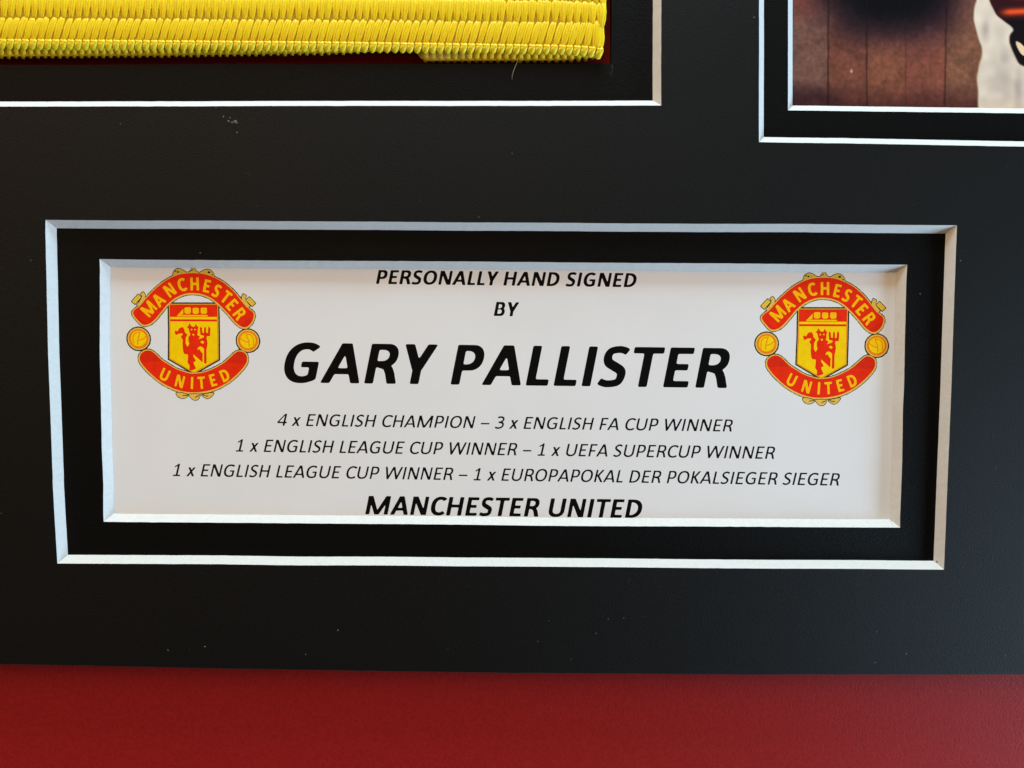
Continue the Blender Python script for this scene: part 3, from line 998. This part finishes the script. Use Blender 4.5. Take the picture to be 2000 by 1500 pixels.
def rear(x0, x1, ytop, ybot, z):
    x = x1
    prev = None
    while x > x0:
        yb = float(ybot(x)) + random.uniform(-0.8, 0.8)
        yt = float(ytop(x))
        P, ra, rz = [], [], []
        for i in range(7):
            s = i / 6
            P.append(ptz((x + random.uniform(-0.3, 0.3), yt + (yb - yt) * s), z + (0.25 + 0.12 * math.sin(math.pi * s) - 0.55 * max(0, s - 0.8) / 0.2) * MM))
            ra.append(0.70 * MM); rz.append(0.42 * MM)
        ra[-1] *= 0.45; rz[-1] *= 0.5
        ra[-2] *= 0.92
        tube(mb, P, ra, rz, 0, 9)
        x -= 14.2


rear(-500, 812, lambda x: 40, lambda x: np.interp(x, [-500, 0, 300, 640, 812], [118, 114.5, 112, 107.5, 99]), ZBk)
rear(818, 1158, lambda x: 60, lambda x: np.interp(x, [815, 830, 1000, 1120, 1150, 1168], [117, 122.5, 123, 122.5, 120, 112]), ZBk + 0.1 * MM)
for (pts, z) in (([(-510, 20), (800, 20), (800, 97), (640, 103), (300, 108), (0, 110), (-510, 113)], ZBk), ([(806, 20), (1168, 20), (1165, 110), (1100, 118), (835, 119), (822, 114), (808, 96)], ZBk + 0.1 * MM)):
    w_ = pxpoly(pts, z)
    v, t = sheet(w_, [])
    q = MB(); q.add(up(v, z + 0.2 * MM), t); band(q, w_, z + 0.2 * MM, w_, z - 0.3 * MM)
    pad_ = pxpoly([(min(x, 1120), y - 55 if y > 60 else y) for x, y in pts], z)
    band(q, pad_, z - 0.1 * MM, pad_, Z_RED + 0.03 * MM)
    mb.add(np.array(q.v) - AO, q.f, 0)
mb.build('folded_end', [M_THREAD_B], arm, True)

# dab of dried glue on the folded end
mb = MB()
gp = crom([(812, 99), (830, 104), (862, 101), (890, 103), (912, 100), (916, 110), (900, 114), (876, 112), (866, 117), (842, 118), (826, 112)], 5)
g0 = pxpoly(gp, ZBk + 0.6 * MM)
g1 = inset(g0, 0.25 * MM)
v, t = sheet(g1, [])
q = MB(); q.add(up(v, ZBk + 1.0 * MM), t); band(q, g1, ZBk + 1.0 * MM, g0, ZBk + 0.72 * MM)
glue = obj('glue_dab', q.v, q.f, M_TAPE, None, None, True)
tag(glue, 'small translucent dab of dried glue on the lower edge of the yellow armband', 'glue')

mb = MB()
P = [at(x, y, z) for x, y, z in ((1013, 108, ZBk + 0.9 * MM), (1010, 121, -1.3 * MM), (1006, 131, -1.15 * MM), (1002, 142, -1.2 * MM), (1000, 150, -1.28 * MM), (1000.5, 156, -1.3 * MM))]
tube(mb, P, [0.038 * MM] * 5 + [0.02 * MM], [0.038 * MM] * 5 + [0.02 * MM], 0, 6)
th = mb.build('loose_thread', M_FIBRE, None, True)
tag(th, 'thin pale loose thread hanging below the yellow armband onto the black board', 'thread')

# ------------------------------------------------------------------ dust, lint, a scuff and overcut lines on the boards
mb = MB()


def speck(px, py, z, r, e=1.0, a=0.0, h=0.5):
    c = at(px, py, z)
    vs, n = [], 7
    for k, (rr, zz) in enumerate(((1.0, 0.0), (0.72, 0.6), (0.0, 1.0))):
        for j in range(n if rr else 1):
            t_ = 2 * math.pi * j / n
            q = rr * r * random.uniform(0.75, 1.2)
            x, y = q * math.cos(t_) * e, q * math.sin(t_)
            vs.append((c[0] + x * math.cos(a) - y * math.sin(a), c[1] + x * math.sin(a) + y * math.cos(a), z + 0.00001 + zz * r * h))
    fs = [(j, (j + 1) % n, n + (j + 1) % n, n + j) for j in range(n)] + [(n + j, n + (j + 1) % n, 2 * n) for j in range(n)]
    mb.add(vs, fs)


for (x, y, r) in ((460, 239, 4.0), (446.5, 237, 2.2), (453, 239.5, 2.0), (436, 228, 1.8), (449, 230, 1.6), (463, 259, 1.6), (422, 209, 1.5), (400, 1263, 1.5), (328, 1270, 1.4), (660, 1231, 1.7), (597, 1278, 1.2), (1188, 1209, 1.2), (1218, 1207, 1.2), (1164, 1237, 1.3),  # the first cluster of specks stands for a scuff in the paper
                  (1115, 1288, 1.1), (1050, 1253, 1.1), (1770, 1277, 1.4), (1709, 1294, 1.3), (1963, 1280, 1.4), (1713, 1234, 1.1), (1830, 1097, 1.7), (1876, 509, 1.5), (1473, 34, 1.6), (1000, 300, 1.3), (935, 424, 1.3)):
    speck(x, y, 0.0, r * PX, 1.3, random.uniform(0, 3))
for (x, y) in ((391, 494), (1797, 574)):
    speck(x, y, Z_LOW, 1.6 * PX)
def on_top(x, y):
    p = at(x, y, 0.0)
    return all(seg_sdf(np.array([p[0]]), np.array([p[1]]), h)[0] > 0.0004 for h in (hole_name, hole_band, hole_photo)) and y < 1290
k = 0
while k < 45:
    x, y = random.uniform(0, 2000), random.uniform(0, 1300)
    if not on_top(x, y): continue
    speck(x, y, 0.0, random.uniform(0.3, 0.8) * PX, random.choice((1, 1.2, 3.0)), random.uniform(0, 3))
    k += 1
for pts in ([(1226, 1128), (1229, 1133), (1226, 1138), (1228, 1142)], [(476, 338), (484, 339), (490, 342)], [(818, 390), (821, 396), (818, 398)], [(1762, 1176), (1768, 1180)], [(498, 402), (504, 403)]):
    tube(mb, [at(x, y, 0.00004) for x, y in pts], [0.018 * MM] * len(pts), [0.018 * MM] * len(pts), 0, 5)
for pts in ([(1195, 127), (1196.5, 140), (1198, 152)], [(1193, 140), (1193.5, 152)]):  # thin strands standing in for knife overcuts at the opening's corner
    tube(mb, [at(x, y, Z_LOW + 0.00004) for x, y in pts], [0.02 * MM] * len(pts), [0.02 * MM] * len(pts), 0, 5)
dust = mb.build('dust', M_DUST, None, True)
tag(dust, 'tiny pale specks of dust and lint, a scuff and thin overcut lines on the black boards', 'dust', None, 'stuff')
